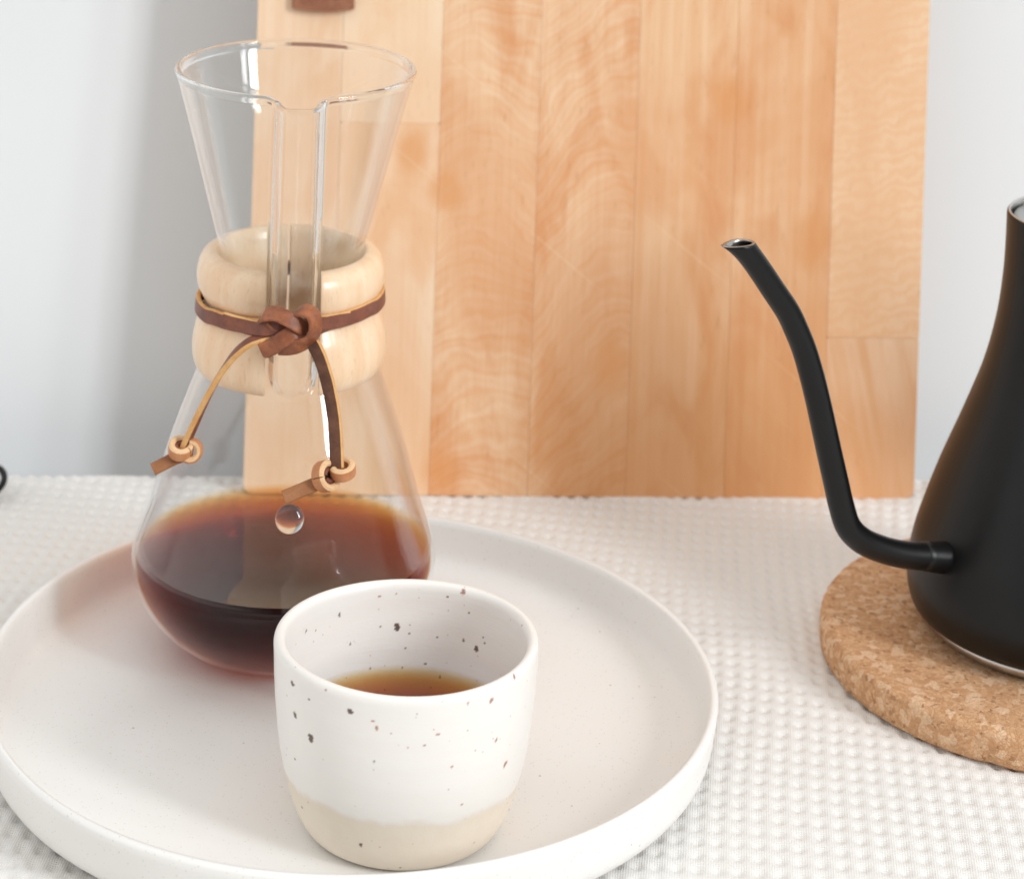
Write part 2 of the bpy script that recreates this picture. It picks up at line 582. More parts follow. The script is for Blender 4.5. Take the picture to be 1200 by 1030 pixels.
nrm = Vector((-uy, ux, 0))
bm = bmesh.new()
vs = []
for dn in (0.041, 0.14):
    for s, z in ((-1.6, -0.75), (1.6, -0.75), (1.6, 1.6), (-1.6, 1.6)):
        vs.append(bm.verts.new(wall_pt(s, z) + nrm * dn))
for f in ((0, 1, 2, 3), (7, 6, 5, 4), (0, 4, 5, 1), (1, 5, 6, 2), (2, 6, 7, 3), (3, 7, 4, 0)):
    bm.faces.new([vs[i] for i in f])
o = bm_obj("wall", bm, M_WALL, smooth=False)
o['kind'] = 'structure'

# table top under the cloth
bm = bmesh.new()
vs = []
for z in (-0.035, -0.0035):
    for s, d in ((-0.95, -0.75), (0.95, -0.75), (0.95, -0.001), (-0.95, -0.001)):
        p = wall_pt(s, z) + nrm * d
        vs.append(bm.verts.new(p))
for f in ((3, 2, 1, 0), (4, 5, 6, 7), (0, 1, 5, 4), (1, 2, 6, 5), (2, 3, 7, 6), (3, 0, 4, 7)):
    bm.faces.new([vs[i] for i in f])
o = bm_obj("table_top", bm, mat_simple("table_paint", (0.7, 0.69, 0.67), 0.5), smooth=False)
o['kind'] = 'structure'


# ------------------------------------------------------------------ waffle cloth
def build_cloth():
    core_x = np.arange(-0.42, 0.42, 0.00088)
    xs = np.r_[np.linspace(-1.09, -0.43, 12), core_x, np.linspace(0.43, 0.77, 8)]
    core_d = np.arange(0.0016, 0.50, 0.00098)
    ds = np.r_[core_d, np.linspace(0.51, 0.72, 8)]
    X, Dd = np.meshgrid(xs + 0.163, ds)
    wx = WALL0.x + ux * X + uy * Dd
    wy = WALL0.y + uy * X - ux * Dd
    a = math.radians(-5)
    # the weave wanders a little
    wob = 0.0016 * np.sin(wx * 31 + wy * 17) + 0.0009 * np.sin(wx * 13 - wy * 41 + 1)
    gx = (wx * math.cos(a) + wy * math.sin(a)) + wob
    gy = (-wx * math.sin(a) + wy * math.cos(a)) + 0.8 * wob[::-1, ::-1]
    px, py = 0.0058, 0.0077
    fx, fy = gx / px, gy / py
    cx, cy = np.cos(2 * np.pi * fx), np.cos(2 * np.pi * fy)
    # a raised flat grid of thread bundles with a small sunken pit in every cell
    pit = ((0.5 - 0.5 * cx) * (0.5 - 0.5 * cy)) ** 1.35
    ridge = 0.05 * (0.5 + 0.5 * cx) + 0.02 * (0.5 + 0.5 * cy)
    h = 0.78 * (1 - pit) + ridge
    ix, iy = np.floor(fx + 0.5).astype(int), np.floor(fy + 0.5).astype(int)
    rng = np.random.RandomState(3)
    tab = rng.rand(512, 512)
    jit = tab[ix % 512, iy % 512]
    h = h - 0.35 * (jit - 0.5) * pit + 0.05 * (tab[ix % 97, iy % 89] - 0.5)
    z = -0.0014 + 0.0014 * h
    # gentle lie of the cloth
    z += 0.0006 * np.sin(wx * 22 + 1) * np.sin(wy * 19) - 0.0003
    core = (X > -0.425 + 0.163) & (X < 0.425 + 0.163) & (Dd < 0.503)
    z = np.where(core, z, -0.001)
    nv, nu = X.shape
    co = np.stack([wx, wy, z], -1).reshape(-1, 3)
    i = np.arange(nv * nu).reshape(nv, nu)
    q = np.stack([i[:-1, :-1], i[1:, :-1], i[1:, 1:], i[:-1, 1:]], -1).reshape(-1, 4)
    me = bpy.data.meshes.new("waffle_cloth")
    me.vertices.add(len(co))
    me.vertices.foreach_set('co', co.ravel())
    me.loops.add(q.size)
    me.loops.foreach_set('vertex_index', q.ravel())
    me.polygons.add(len(q))
    me.polygons.foreach_set('loop_start', np.arange(0, q.size, 4))
    me.polygons.foreach_set('loop_total', np.full(len(q), 4))
    me.update(calc_edges=True)
    me.polygons.foreach_set('use_smooth', np.ones(len(q), bool))
    me.materials.append(M_CLOTH)
    o = link(bpy.data.objects.new("waffle_cloth", me))
    o['label'] = "white waffle weave cotton cloth covering the table under everything"
    o['category'] = "tablecloth"


build_cloth()

# ------------------------------------------------------------------ cutting board
B0 = Vector((-0.0945, 0.9886, 0.0))
LEAN = 0.075
board = thing("cutting_board", "large honey coloured laminated wooden cutting board leaning upright on the white wall", "cutting board", B0)
bxax = Vector((ux, uy, 0))
bzax = Vector((uy * LEAN, ux * LEAN, 1)).normalized()
byax = bzax.cross(bxax).normalized()
BM = Matrix((bxax, byax, bzax)).transposed().to_4x4()
BM.translation = B0
BTH, BH, BW = 0.0125, 0.56, 0.2655


def stave(name, x0, x1, z0, z1, mat, rnd=(), proud=0.0):
    """one lamella; rnd lists its rounded outer corners"""
    g = 0.00003
    x0 += g; x1 -= g
    if z0 > 0: z0 += g
    pts = []
    for (cx_, cz_, key, a0) in ((x1, z0, 'br', -90), (x1, z1, 'tr', 0), (x0, z1, 'tl', 90), (x0, z0, 'bl', 180)):
        r = 0.0042 if key in rnd else 0.0005
        sx = -1 if 'r' in key[1] else 1
        sz = 1 if key[0] == 'b' else -1
        c = (cx_ + sx * r, cz_ + sz * r)
        for k in range(7 if key in rnd else 2):
            t = math.radians(a0 + 90 * k / (6 if key in rnd else 1))
            pts.append((c[0] + r * math.cos(t), c[1] + r * math.sin(t)))
    bm = bmesh.new()
    vf = [bm.verts.new((x, -proud, z)) for x, z in pts]
    vb = [bm.verts.new((x, BTH, z)) for x, z in pts]
    ff = bm.faces.new(vf)
    bm.faces.new(vb[::-1])
    n = len(pts)
    for i in range(n):
        bm.faces.new((vf[i], vb[i], vb[(i + 1) % n], vf[(i + 1) % n]))
    bm.normal_update()
    bmesh.ops.bevel(bm, geom=list(ff.edges), offset=0.0003 if rnd else 0.00012, segments=2, affect='EDGES', profile=0.6)
    bmesh.ops.recalc_face_normals(bm, faces=bm.faces)
    me = bpy.data.meshes.new(name)
    bm.to_mesh(me); bm.free()
    me.materials.append(mat)
    o = link(bpy.data.objects.new(name, me))
    o.parent = board
    m4 = BM.copy(); m4.translation = Vector((0, 0, 0))
    o.matrix_local = m4
    return o


L_, M_, D_ = (0.90, 0.67, 0.455), (0.83, 0.485, 0.27), (0.68, 0.27, 0.095)
LL, ML = (0.92, 0.71, 0.52), (0.87, 0.62, 0.42)
staves = [  # x edges measured from the board's left edge
    (0.0, 0.0335, 0, BH, 'line', (LL, ML, (0.80, 0.46, 0.25)), ('bl', 'tl')),
    (0.0335, 0.0725, 0, 0.146, 'line', ((0.93, 0.74, 0.55), (0.89, 0.63, 0.42), (0.80, 0.43, 0.21)), ()),
    (0.0335, 0.0725, 0.146, BH, 'line', ((0.94, 0.75, 0.55), (0.91, 0.68, 0.47), (0.84, 0.52, 0.30)), ()),
    (0.0725, 0.1113, 0, BH, 'arch', (L_, M_, D_, 0.094), ()),
    (0.1113, 0.1502, 0, BH, 'arch', (L_, M_, D_, 0.150), ()),
    (0.1502, 0.1892, 0, BH, 'line', ((0.89, 0.63, 0.41), (0.82, 0.49, 0.27), D_), ()),
    (0.1892, 0.2283, 0, BH, 'line', ((0.88, 0.60, 0.38), (0.80, 0.46, 0.25), D_), ()),
    (0.2283, BW, 0, 0.064, 'slant', ((0.90, 0.67, 0.48), (0.80, 0.50, 0.30), (0.74, 0.40, 0.21)), ('br',)),
    (0.2283, BW, 0.064, BH, 'wavy', (L_, M_, (0.82, 0.48, 0.27)), ('tr',)),
]
for i, (x0, x1, z0, z1, kind, tint, rnd) in enumerate(staves):
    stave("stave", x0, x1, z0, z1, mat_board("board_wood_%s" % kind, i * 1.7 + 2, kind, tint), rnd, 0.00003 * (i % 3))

# the reddish strap end that hangs over the board's upper edge
def build_tag():
    pts = []
    x0, x1 = 0.0134, 0.0376
    zb = 0.1905
    bm = bmesh.new()
    n = 12
    ring = []
    for i in range(n + 1):
        t = i / n
        x = x0 + (x1 - x0) * t
        ring.append((x, zb - 0.0011 * math.sin(math.pi * t)))
    ring += [(x1, 0.26), (x0, 0.26)]
    vf = [bm.verts.new((x, -0.0032, z)) for x, z in ring]
    vb = [bm.verts.new((x, -0.0004, z)) for x, z in ring]
    ff = bm.faces.new(vf); bm.faces.new(vb[::-1])
    for i in range(len(ring)):
        j = (i + 1) % len(ring)
        bm.faces.new((vf[i], vb[i], vb[j], vf[j]))
    bmesh.ops.bevel(bm, geom=list(ff.edges), offset=0.0006, segments=3, affect='EDGES')
    bmesh.ops.recalc_face_normals(bm, faces=bm.faces)
    me = bpy.data.meshes.new("hanging_strap")
    bm.to_mesh(me); bm.free()
    me.materials.append(M_WALNUT)
    o = link(bpy.data.objects.new("hanging_strap", me))
    o.parent = board
    m4 = BM.copy(); m4.translation = Vector((0, 0, 0))
    o.matrix_local = m4


build_tag()

# ------------------------------------------------------------------ tray
TC = (-0.0422, 0.8071)


def tray_r(th):
    return 1 + (-0.0021 * np.cos(2 * th) - 0.0021 * np.sin(2 * th) + 0.0009 * np.cos(3 * th)) / 0.1199


tray_prof = crom([(0.0, 0.0012), (0.08, 0.0010), (0.1060, 0.0006), (0.1118, 0.0016), (0.1158, 0.0042), (0.1178, 0.0080), (0.1187, 0.014), (0.1194, 0.0196),
                  (0.1193, 0.0208), (0.1184, 0.0214), (0.1172, 0.0212), (0.1164, 0.0202), (0.1153, 0.0150), (0.1140, 0.0100), (0.1124, 0.0075), (0.1095, 0.0060), (0.1055, 0.0053),
                  (0.095, 0.0050), (0.05, 0.0049), (0.0, 0.0049)], 130)
tray_prof[0, 0] = tray_prof[-1, 0] = 0
t_ = thing("serving_tray", "large round cream stoneware tray with low raised rim, carrying the carafe and cup", "tray", (TC[0], TC[1], 0.0006))
lathe("tray_body", [tuple(p) for p in tray_prof], M_TRAY, t_, TC, 288, tray_r)

# ------------------------------------------------------------------ cup
CC = (-0.0217, 0.7438)
ZF = 0.0052
cup_t = thing("stoneware_cup", "small white speckled stoneware cup with bare beige foot, in front on the tray", "cup", (CC[0], CC[1], ZF))


def build_cup():
    pr = crom([(0.0, 0.0062), (0.018, 0.0056), (0.0240, 0.0053), (0.0268, 0.0058), (0.0294, 0.0084), (0.0322, 0.0142), (0.0345, 0.0215), (0.0364, 0.0300), (0.0377, 0.0400),
               (0.0385, 0.0500), (0.0389, 0.0590), (0.0389, 0.0615), (0.0381, 0.0629), (0.0366, 0.0629), (0.0357, 0.0616), (0.0354, 0.0590),
               (0.0350, 0.0500), (0.0342, 0.0400), (0.0325, 0.0290), (0.0290, 0.0190), (0.0235, 0.0130), (0.0150, 0.0105), (0.0, 0.0100)], 330)
    seg = 800
    th = np.linspace(0, 2 * math.pi, seg, endpoint=False)
    r, z = pr[1:-1, 0:1], pr[1:-1, 1:2]
    wob = 1 + 0.004 * np.cos(2 * th + 0.6) + 0.0025 * np.cos(3 * th + 2)
    rr = r * wob * (1 + 0.0005 * np.sin(z * 800 + th))
    zz = z + 0.0004 * np.sin(th * 2 + 1) * np.clip(z / 0.06, 0, 1)
    X, Y = rr * np.cos(th), rr * np.sin(th)
    Z = zz + 0 * X
    nv = len(r)
    co = np.stack([X, Y, Z - ZF], -1).reshape(-1, 3)
    # specks: photo position, radius in photo px, darkness 1 dark / 0 rusty, inner wall or outer
    spots = [(343, 801, 4.2, 1, 0), (346, 838, 3.8, 1, 0), (364, 865, 4.6, 1, 0), (346, 889, 1.8, 1, 0), (411, 833, 3.9, 1, 0), (437, 845, 1.8, 0, 0), (441.5, 853, 2.3, 0, 0),
             (512, 860, 2.2, 0, 0), (497, 874, 1.4, 0, 0), (529, 898, 1.8, 0, 0), (576, 821, 3.0, 0, 0), (549, 824, 1.7, 0, 0), (582, 867, 2.4, 0, 0), (592, 895, 3.6, 0, 0),
             (602, 792, 2.6, 0, 0), (382, 971, 2.3, 1, 0), (423, 990, 2.6, 1, 0), (439, 986, 1.8, 1, 0), (501, 991, 2.7, 0, 0), (508, 1000, 1.5, 1, 0), (490, 1014, 1.7, 1, 0),
             (469, 1016, 1.6, 1, 0), (575, 984, 2.4, 1, 0), (440, 946, 2.0, 1, 0), (354, 946, 1.7, 1, 0), (541, 942, 1.4, 0, 0), (556, 987, 1.2, 0, 0), (362, 820, 1.5, 1, 0), (382, 808, 1.6, 0, 0),
             (330, 763, 2.0, 0, 0), (327, 790, 1.6, 1, 0), (617, 857, 1.8, 1, 0), (439, 892, 1.5, 1, 0), (620, 866, 1.5, 1, 0), (623, 748, 2.2, 0, 0),
             (465, 735, 4.4, 1, 1), (558, 760, 3.6, 1, 1), (543, 751, 1.9, 1, 1), (568, 753, 1.6, 1, 1), (566, 746, 1.3, 1, 1), (398, 721, 2.2, 1, 1), (359, 739, 2.0, 1, 1),
             (444, 699, 1.8, 0, 1), (464, 696, 1.2, 0, 1), (543, 692, 3.4, 0, 1), (524, 700, 1.4, 1, 1), (549, 718, 1.3, 1, 1), (411, 755, 1.7, 1, 1), (480, 742, 1.3, 1, 1),
             (499, 778, 1.6, 1, 1), (475, 760, 1.3, 1, 1), (446, 734, 1.2, 1, 1), (512, 746, 1.2, 1, 1), (434, 783, 1.5, 1, 1), (471, 783, 1.2, 1, 1), (515, 793, 1.6, 1, 1), (611, 733, 1.7, 0, 1), (370, 738, 1.0, 1, 1)]
    speck = np.zeros((nv * seg, 4)); speck[:, 3] = 1
    W = co + np.array([CC[0], CC[1], ZF])
    C0 = np.array([0, 0, CAM_H])
    rng = np.random.RandomState(5)
    split = int(np.argmax(pr[1:-1, 1]))          # rows up to the rim are outside
    row = np.repeat(np.arange(nv), seg)
    for (u, v, rad, dk, inner) in spots:
        d = RX * ((u - 600) / FPX) + RD * ((v - CYP) / FPX) + RF
        d = np.array(d) / np.linalg.norm(d)
        rel = W - C0
        t = rel @ d
        dist = np.linalg.norm(rel - t[:, None] * d, axis=1)
        ok = (row > split) if inner else (row <= split)
        # nearest surface point on the proper side (front wall outside, back wall inside)
        nd = np.where(ok & ((W[:, 1] > CC[1]) if inner else (W[:, 1] < CC[1] + 0.012)), dist, 9)
        k = int(np.argmin(nd))
        if nd[k] > 0.003:
            continue
        c3 = W[k]
        R_ = rad / 4120.0 * 0.92
        near = np.where((np.linalg.norm(W - c3, axis=1) < R_ * 2.2) & ok)[0]
        q = W[near] - c3
        ang = np.arctan2(q[:, 2], q @ np.array([math.cos(1), math.sin(1), 0]))
        ph = rng.rand(3) * 6.28
        shape = 1 + 0.22 * np.sin(2 * ang + ph[0]) + 0.16 * np.sin(3 * ang + ph[1]) + 0.10 * np.sin(5 * ang + ph[2])
        a = np.clip((R_ * shape - np.linalg.norm(q, axis=1)) / 0.00024 + 0.5, 0, 1)
        ch = 0 if dk else 1
        speck[near, ch] = np.maximum(speck[near, ch], a * (0.92 if dk else 0.85))
    top_i, bot_i = nv * seg, nv * seg + 1
    co = np.vstack([co, [[0, 0, pr[0, 1] - ZF]], [[0, 0, pr[-1, 1] - ZF]]])
    i = np.arange(nv * seg).reshape(nv, seg)
    q = np.stack([i[:-1], np.roll(i, -1, 1)[:-1], np.roll(i, -1, 1)[1:], i[1:]], -1).reshape(-1, 4)
    faces = [tuple(f) for f in q.tolist()]
    for k in range(seg):
        j = (k + 1) % seg
        faces.append((int(i[0, j]), int(i[0, k]), top_i))
        faces.append((int(i[-1, k]), int(i[-1, j]), bot_i))
    me = bpy.data.meshes.new("cup_body")
    me.from_pydata(co.tolist(), [], faces)
    me.polygons.foreach_set('use_smooth', [True] * len(me.polygons))
    ca = me.color_attributes.new('speck', 'FLOAT_COLOR', 'POINT')
    speck = np.vstack([speck, [[0, 0, 0, 1]] * 2])
    ca.data.foreach_set('color', speck.ravel())
    me.materials.append(M_CUP)
    o = link(bpy.data.objects.new("cup_body", me))
    o.parent = cup_t
    return pr


cup_prof = build_cup()
zc = 0.0362
inn = [p for p in cup_prof[int(np.argmax(cup_prof[:, 1])):] if p[1] < zc]
rtop = np.interp(zc, [p[1] for p in inn[::-1]], [p[0] for p in inn[::-1]])
pf = [(0, zc), (rtop * 0.5, zc), (rtop * 0.93, zc), (rtop - 0.0014, zc + 0.00012), (rtop - 0.0005, zc + 0.00045), (rtop + 0.00005, zc + 0.0009)] + \
     [(max(p[0] - 0.00012, 0), p[1] + 0.0001) for p in inn[::6]]
pf[-1] = (0, pf[-1][1])
o = lathe("coffee_pool", pf[::-1], M_COFFEE2, None, CC, 128)
o['label'] = "amber brown coffee filling the lower half of the speckled cup"
o['category'] = "coffee"

# ------------------------------------------------------------------ carafe
KC = (-0.0676, 0.8591)
CH_ANG = -math.pi / 2 + math.radians(6.5)        # the pouring channel looks towards the viewer
car = thing("pour_over_carafe", "clear hourglass pour-over glass carafe with wooden collar standing on the tray", "carafe", (KC[0], KC[1], 0.0056))
outer = [(0.0, 0.0068), (0.018, 0.0062), (0.0250, 0.0056), (0.0285, 0.0062), (0.0340, 0.0084), (0.0392, 0.0118), (0.0440, 0.0166), (0.0482, 0.0225), (0.0508, 0.0288), (0.0515, 0.0345),
         (0.0507, 0.0395), (0.0490, 0.0445), (0.0459, 0.0530), (0.0433, 0.0620), (0.0388, 0.0775), (0.0316, 0.0975), (0.0275, 0.1070), (0.0239, 0.1150), (0.0216, 0.1200),
         (0.0209, 0.1245), (0.0216, 0.1310), (0.0244, 0.1423), (0.0290, 0.1600), (0.0341, 0.1800), (0.0388, 0.1975), (0.0400, 0.2012)]
op = crom(outer, 170)
op[0, 0] = 0


def r_out(z):
    sel = op[20:]
    return float(np.interp(z, sel[:, 1], sel[:, 0]))


TH = 0.0015


def flask_mesh():
    a = np.radians(np.r_[np.linspace(-34, 34, 230), np.linspace(36, 324, 150)])
    seg = len(a)
    rows = []

    def ring(r0, z, inset):
        D0 = 0.0338 + (z - 0.10) * 0.148
        wd = 0.0082
        if z < 0.109:
            q = np.clip((0.109 - z) / 0.0085, 0, 1)
            k = math.sqrt(max(0.0, 1 - q * q))
            wd = 0.0082 * (0.35 + 0.65 * k)
            D0 = r_out(z) * 0.985 + (D0 - r_out(z) * 0.985) * k
        r = np.full(seg, r0)
        D, wd2 = D0 - inset, wd - inset
        if z > 0.100 and D0 > 0:
            c, s = np.cos(a), np.abs(np.sin(a))
            n = 5.0
            slot = np.where(c > 0.05, ((s / wd2) ** n + (np.maximum(c, 0.05) / D) ** n) ** (-1 / n), 0)
            m = 34.0
            base = r0
            r = (base ** m + np.where(slot > 0, slot, 1e-4) ** m) ** (1 / m)
        inch = 1 / (1 + np.exp((np.abs(np.sin(a)) * np.maximum(r, r0) - 0.0084) / 0.0008)) * (np.cos(a) > 0)
        dip = 0.0016 * inch * np.clip((z - 0.185) / 0.017, 0, 1)
        return r, z - dip

    prof = [(p[0], p[1], 0.0) for p in op[1:]]
    # rolled bead of the rim
    r_t, z_t = op[-1]
    for k in range(1, 8):
        t = math.radians(-20 + 200 * k / 7)
        prof.append((r_t - TH / 2 + 0.00115 * math.cos(t), z_t + 0.0007 + 0.00115 * math.sin(t), TH / 2 - 0.00115 * math.cos(t)))
    for p in op[::-1]:
        if p[1] > 0.0068 and p[0] > 0.028 or p[1] > 0.05:
            prof.append((p[0] - TH, p[1], TH))
    prof += [(0.0265, 0.0080, TH), (0.020, 0.0078, TH), (0.010, 0.0082, TH)]
    verts = []
    for (r, z, ins) in prof:
        rr, zz = ring(r, z, ins)
        for k in range(seg):
            t = CH_ANG + a[k]
            verts.append((KC[0] + rr[k] * math.cos(t), KC[1] + rr[k] * math.sin(t), zz[k] if hasattr(zz, '__len__') else zz))
    faces = grid_faces(seg, len(prof))
    b0 = len(verts); verts.append((KC[0], KC[1], 0.0068))
    b1 = len(verts); verts.append((KC[0], KC[1], 0.0083))
    last = (len(prof) - 1) * seg
    for k in range(seg):
        j = (k + 1) % seg
        faces.append((j, k, b0))
        faces.append((last + k, last + j, b1))
    front = Vector((math.cos(CH_ANG), math.sin(CH_ANG)))
    fm = []
    n_out = (len(op) + 3) * seg
    for f in faces:
        zz = [verts[i][2] for i in f]
        if min(f) > n_out and max(zz) < 0.0379:
            fm.append(2)
            continue
        q = Vector((verts[f[0]][0] - KC[0], verts[f[0]][1] - KC[1]))
        lat = abs(q.x * front.y - q.y * front.x)
        inch = q.dot(front) > 0 and 0.0062 < lat < 0.0092
        clear = not inch and 0.140 <= min(zz) and max(zz) < 0.2006
        fm.append(0 if clear or max(zz) < 0.104 or (0.1025 < min(zz) and max(zz) < 0.146 and not inch) else 1)
    return mesh_obj("glass_vessel", verts, faces, None, car, True, [M_GLASS, M_SGLASS, M_WGLASS], fm)


vessel = flask_mesh()

# glass button that marks the half-full level
def button():
    d = Vector((math.cos(CH_ANG), math.sin(CH_ANG), 0))
    zb = 0.0652
    base = Vector((KC[0], KC[1], 0)) + d * (r_out(zb) + 0.0001) + Vector((0, 0, zb))
    nrm_ = (d + Vector((0, 0, 0.33))).normalized()
    a = nrm_.cross(Vector((0, 0, 1))).normalized()
    b = a.cross(nrm_)
    verts, seg = [], 40
    rows = []
    for j in range(12):
        t = j / 11 * math.pi / 2
        rr, h = 0.0046 * math.cos(t), 0.0019 * math.sin(t)
        if j == 11:
            verts.append(base + nrm_ * h)
        else:
            for k in range(seg):
                q = 2 * math.pi * k / seg
                verts.append(base + nrm_ * h + a * (rr * math.cos(q)) + b * (rr * math.sin(q)))
    faces = grid_faces(seg, 11)
    tip = len(verts) - 1
    for k in range(seg):
        faces.append((10 * seg + k, 10 * seg + (k + 1) % seg, tip))
    off = len(verts)
    verts += [v + Vector((0, 0, 0)) for v in verts[:seg]]
    faces.append(tuple(off + k for k in range(seg)))
    mesh_obj("glass_button", verts, faces, M_SGLASS, car)


button()

# coffee inside
ZL = 0.0380
inner = [(p[0] - TH - 0.00015, p[1]) for p in op if p[1] < ZL and p[0] > 0.0295]
rl = r_out(ZL) - TH - 0.00015
pf = [(0, 0.0086), (0.010, 0.0085), (0.020, 0.0082), (0.0255, 0.0084)] + [q for q in inner if q[1] > 0.0086] + [(rl, ZL + 0.0008), (rl - 0.0005, ZL + 0.0003), (rl - 0.0016, ZL), (rl * 0.6, ZL), (0, ZL)]
o = lathe("coffee", pf, M_COFFEE, None, KC, 160)
o['label'] = "dark brown coffee in the bottom of the glass carafe"
o['category'] = "coffee"


# collar halves
def collar(sgn):
    sec_o = crom([(0.0262, 0.1408), (0.0285, 0.1402), (0.0305, 0.1380), (0.0315, 0.1340), (0.0313, 0.1300), (0.0297, 0.1263), (0.0285, 0.1238), (0.0297, 0.1210), (0.0314, 0.1165),
                  (0.0324, 0.1115), (0.0326, 0.1070), (0.0320, 0.1035), (0.0308, 0.1012)], 60).tolist()
    ri = lambda z: r_out(z) + 0.00015
    sec_i = [(ri(z), z) for z in np.linspace(0.1008, 0.1385, 24)] + [(ri(0.1400) + 0.0006, 0.1400), (0.0252, 0.1408)]
    sec = sec_o + sec_i
    n = 70
    verts = []
    gap = 0.0088
    for (r, z) in sec:
        a0 = math.asin(gap / r)
        a1 = math.pi - math.asin(0.0004 / r)
        for k in range(n):
            t = a0 + (a1 - a0) * k / (n - 1)
            verts.append((KC[0] + r * math.cos(CH_ANG + sgn * t), KC[1] + r * math.sin(CH_ANG + sgn * t), z))
    m = len(sec)
    faces = []
    for j in range(m):
        for k in range(n - 1):
            a, b = j * n + k, ((j + 1) % m) * n + k
            faces.append((a, a + 1, b + 1, b))
    faces.append(tuple(j * n for j in range(m)))
    faces.append(tuple(j * n + n - 1 for j in range(m))[::-1])
    o = mesh_obj("collar_half", verts, faces, M_BEECH, car)
    bmm = bmesh.new(); bmm.from_mesh(o.data)
    bmesh.ops.recalc_face_normals(bmm, faces=bmm.faces)
    for f in bmm.faces:
        if len(f.verts) > 4:
            f.smooth = False
    bmm.to_mesh(o.data); bmm.free()
    md = o.modifiers.new("soft_edge", 'BEVEL')
    md.width, md.segments, md.limit_method, md.angle_limit = 0.0005, 3, 'ANGLE', math.radians(50)
    return o


collar(1)
collar(-1)

# ------------------------------------------------------------------ leather cord
cord = thing("leather_cord", "knotted reddish brown leather cord tied round the carafe's wooden collar", "cord", (KC[0], KC[1] - 0.04, 0.077))


def strap(pts, nrms, width, thick, mats, name, parent=cord, n=None, twist=None, capends=True):
    """flat leather strip swept through pts with its face normal following nrms"""
    P0 = [tuple(p) + tuple(q) for p, q in zip(pts, nrms)]
    n = n or max(12, len(pts) * 9)
    Q = crom(P0, n)
    verts, fm = [], []
    hw, ht = width / 2, thick / 2
    c = 0.28 * thick
    sec = [(-hw + c, ht), (-hw * 0.33, ht * 1.08), (hw * 0.33, ht * 1.08), (hw - c, ht), (hw, ht - c), (hw, -ht + c), (hw - c, -ht), (-hw + c, -ht), (-hw, -ht + c), (-hw, ht - c)]
    smat = [0, 0, 0, 0, 1, 1, 2, 1, 1, 1]
    for i in range(n):
        p = Vector(Q[i, :3])
        t = (Vector(Q[min(i + 1, n - 1), :3]) - Vector(Q[max(i - 1, 0), :3])).normalized()
        nn = Vector(Q[i, 3:6])
        nn = (nn - t * nn.dot(t)).normalized()
        b = t.cross(nn).normalized()
        for (s_, h_) in sec:
            jig = 1 + 0.03 * noise.noise(p * 300 + Vector((s_ * 900, 0, 0)))
            verts.append(p + b * (s_ * jig) + nn * h_)
    m = len(sec)
    faces = []
    for j in range(n - 1):
        for k in range(m):
            a, b2 = j * m + k, j * m + (k + 1) % m
            faces.append((a, b2, b2 + m, a + m))
            fm.append(smat[k])
    faces.append(tuple(range(m))[::-1]); fm.append(1)
    faces.append(tuple((n - 1) * m + k for k in range(m))); fm.append(1)
    return verts, faces, fm


def emit(name, parts, mats, parent=cord):
    V, F, FM = [], [], []
    for (v, f, fm) in parts:
        off = len(V)
        V += v
        F += [tuple(a + off for a in q) for q in f]
        FM += fm
    o = mesh_obj(name, V, F, None, parent, True, mats, FM)
    bmm = bmesh.new(); bmm.from_mesh(o.data)
    bmesh.ops.recalc_face_normals(bmm, faces=bmm.faces)
    bmm.to_mesh(o.data); bmm.free()
    o.data.set_sharp_from_angle(angle=math.radians(38))
    return o


CAMN = Vector((0.05, -1, 0.38)).normalized()
KX, KY = Vector(KC + (0,)), KC[1]


def kn(zx, zy, dep):
    """knot coordinates: 1/8 photo px right and down from (270, 340); dep in mm towards the viewer"""
    return at(270 + zx / 8, 340 + zy / 8, KY - 0.0405 - dep / 1000)


# band round the waist of the collar
pts, nr = [], []
for k in range(41):
    t = math.radians(14 + (346 - 14) * k / 40)
    rr = 0.0310
    if k == 0 or k == 40:
        rr = 0.0335
    d = Vector((math.cos(CH_ANG + t), math.sin(CH_ANG + t), 0))
    p = Vector((KC[0], KC[1], 0)) + d * rr
    p.z = 0.1240 + 0.05 * (p.x - KC[0]) + (0.0006 if math.cos(t) > 0.5 else 0)
    pts.append(p); nr.append(d + Vector((0, 0, 0.08)))
emit("waist_band", [strap(pts, nr, 0.0052, 0.0017, None, "", n=160)], [M_LFACE, M_LEDGE, M_LBACK])

W_, TK = 0.0050, 0.0014
F3 = Vector((0.05, -1, 0.25))
Rt, Up = Vector((1, 0, 0)), Vector((0, 0, 1))
parts_dark, parts_org = [], []
# left band running into the knot
parts_dark.append(strap([kn(-60, 275, -5.5), kn(60, 310, -3.2), kn(200, 352, -0.6), kn(330, 362, 1.3), kn(440, 345, 1.4), kn(560, 320, -0.2)],
                        [Vector((-.5, -1, 0)), Vector((-.35, -1, 0)), F3, F3, F3, F3], W_ * 0.98, TK, None, ""))
# right band leaving it
parts_dark.append(strap([kn(700, 330, -0.6), kn(800, 312, -0.4), kn(900, 300, -1.6), kn(1010, 280, -3.2), kn(1120, 262, -5.2)],
                        [F3, F3, Vector((.25, -1, 0)), Vector((.4, -1, 0)), Vector((.6, -1, 0))], W_ * 0.95, TK, None, ""))
# upper left bight, folded over to the front
parts_org.append(strap([kn(470, 372, 0.2), kn(380, 320, 0.0), kn(310, 268, 0.6), kn(335, 232, 2.0), kn(430, 222, 3.3), kn(540, 270, 4.0), kn(640, 330, 3.2), kn(720, 370, 1.2)],
                       [Up * .6 + F3 * .2, Up + F3 * .1, Up * .9 - Rt * .6, Up * .6 - Rt * .4 + F3 * .5, Up * .45 + F3, Up * .3 + F3, Up * .3 + F3 + Rt * .3, F3 + Rt * .6], W_, TK, None, ""))
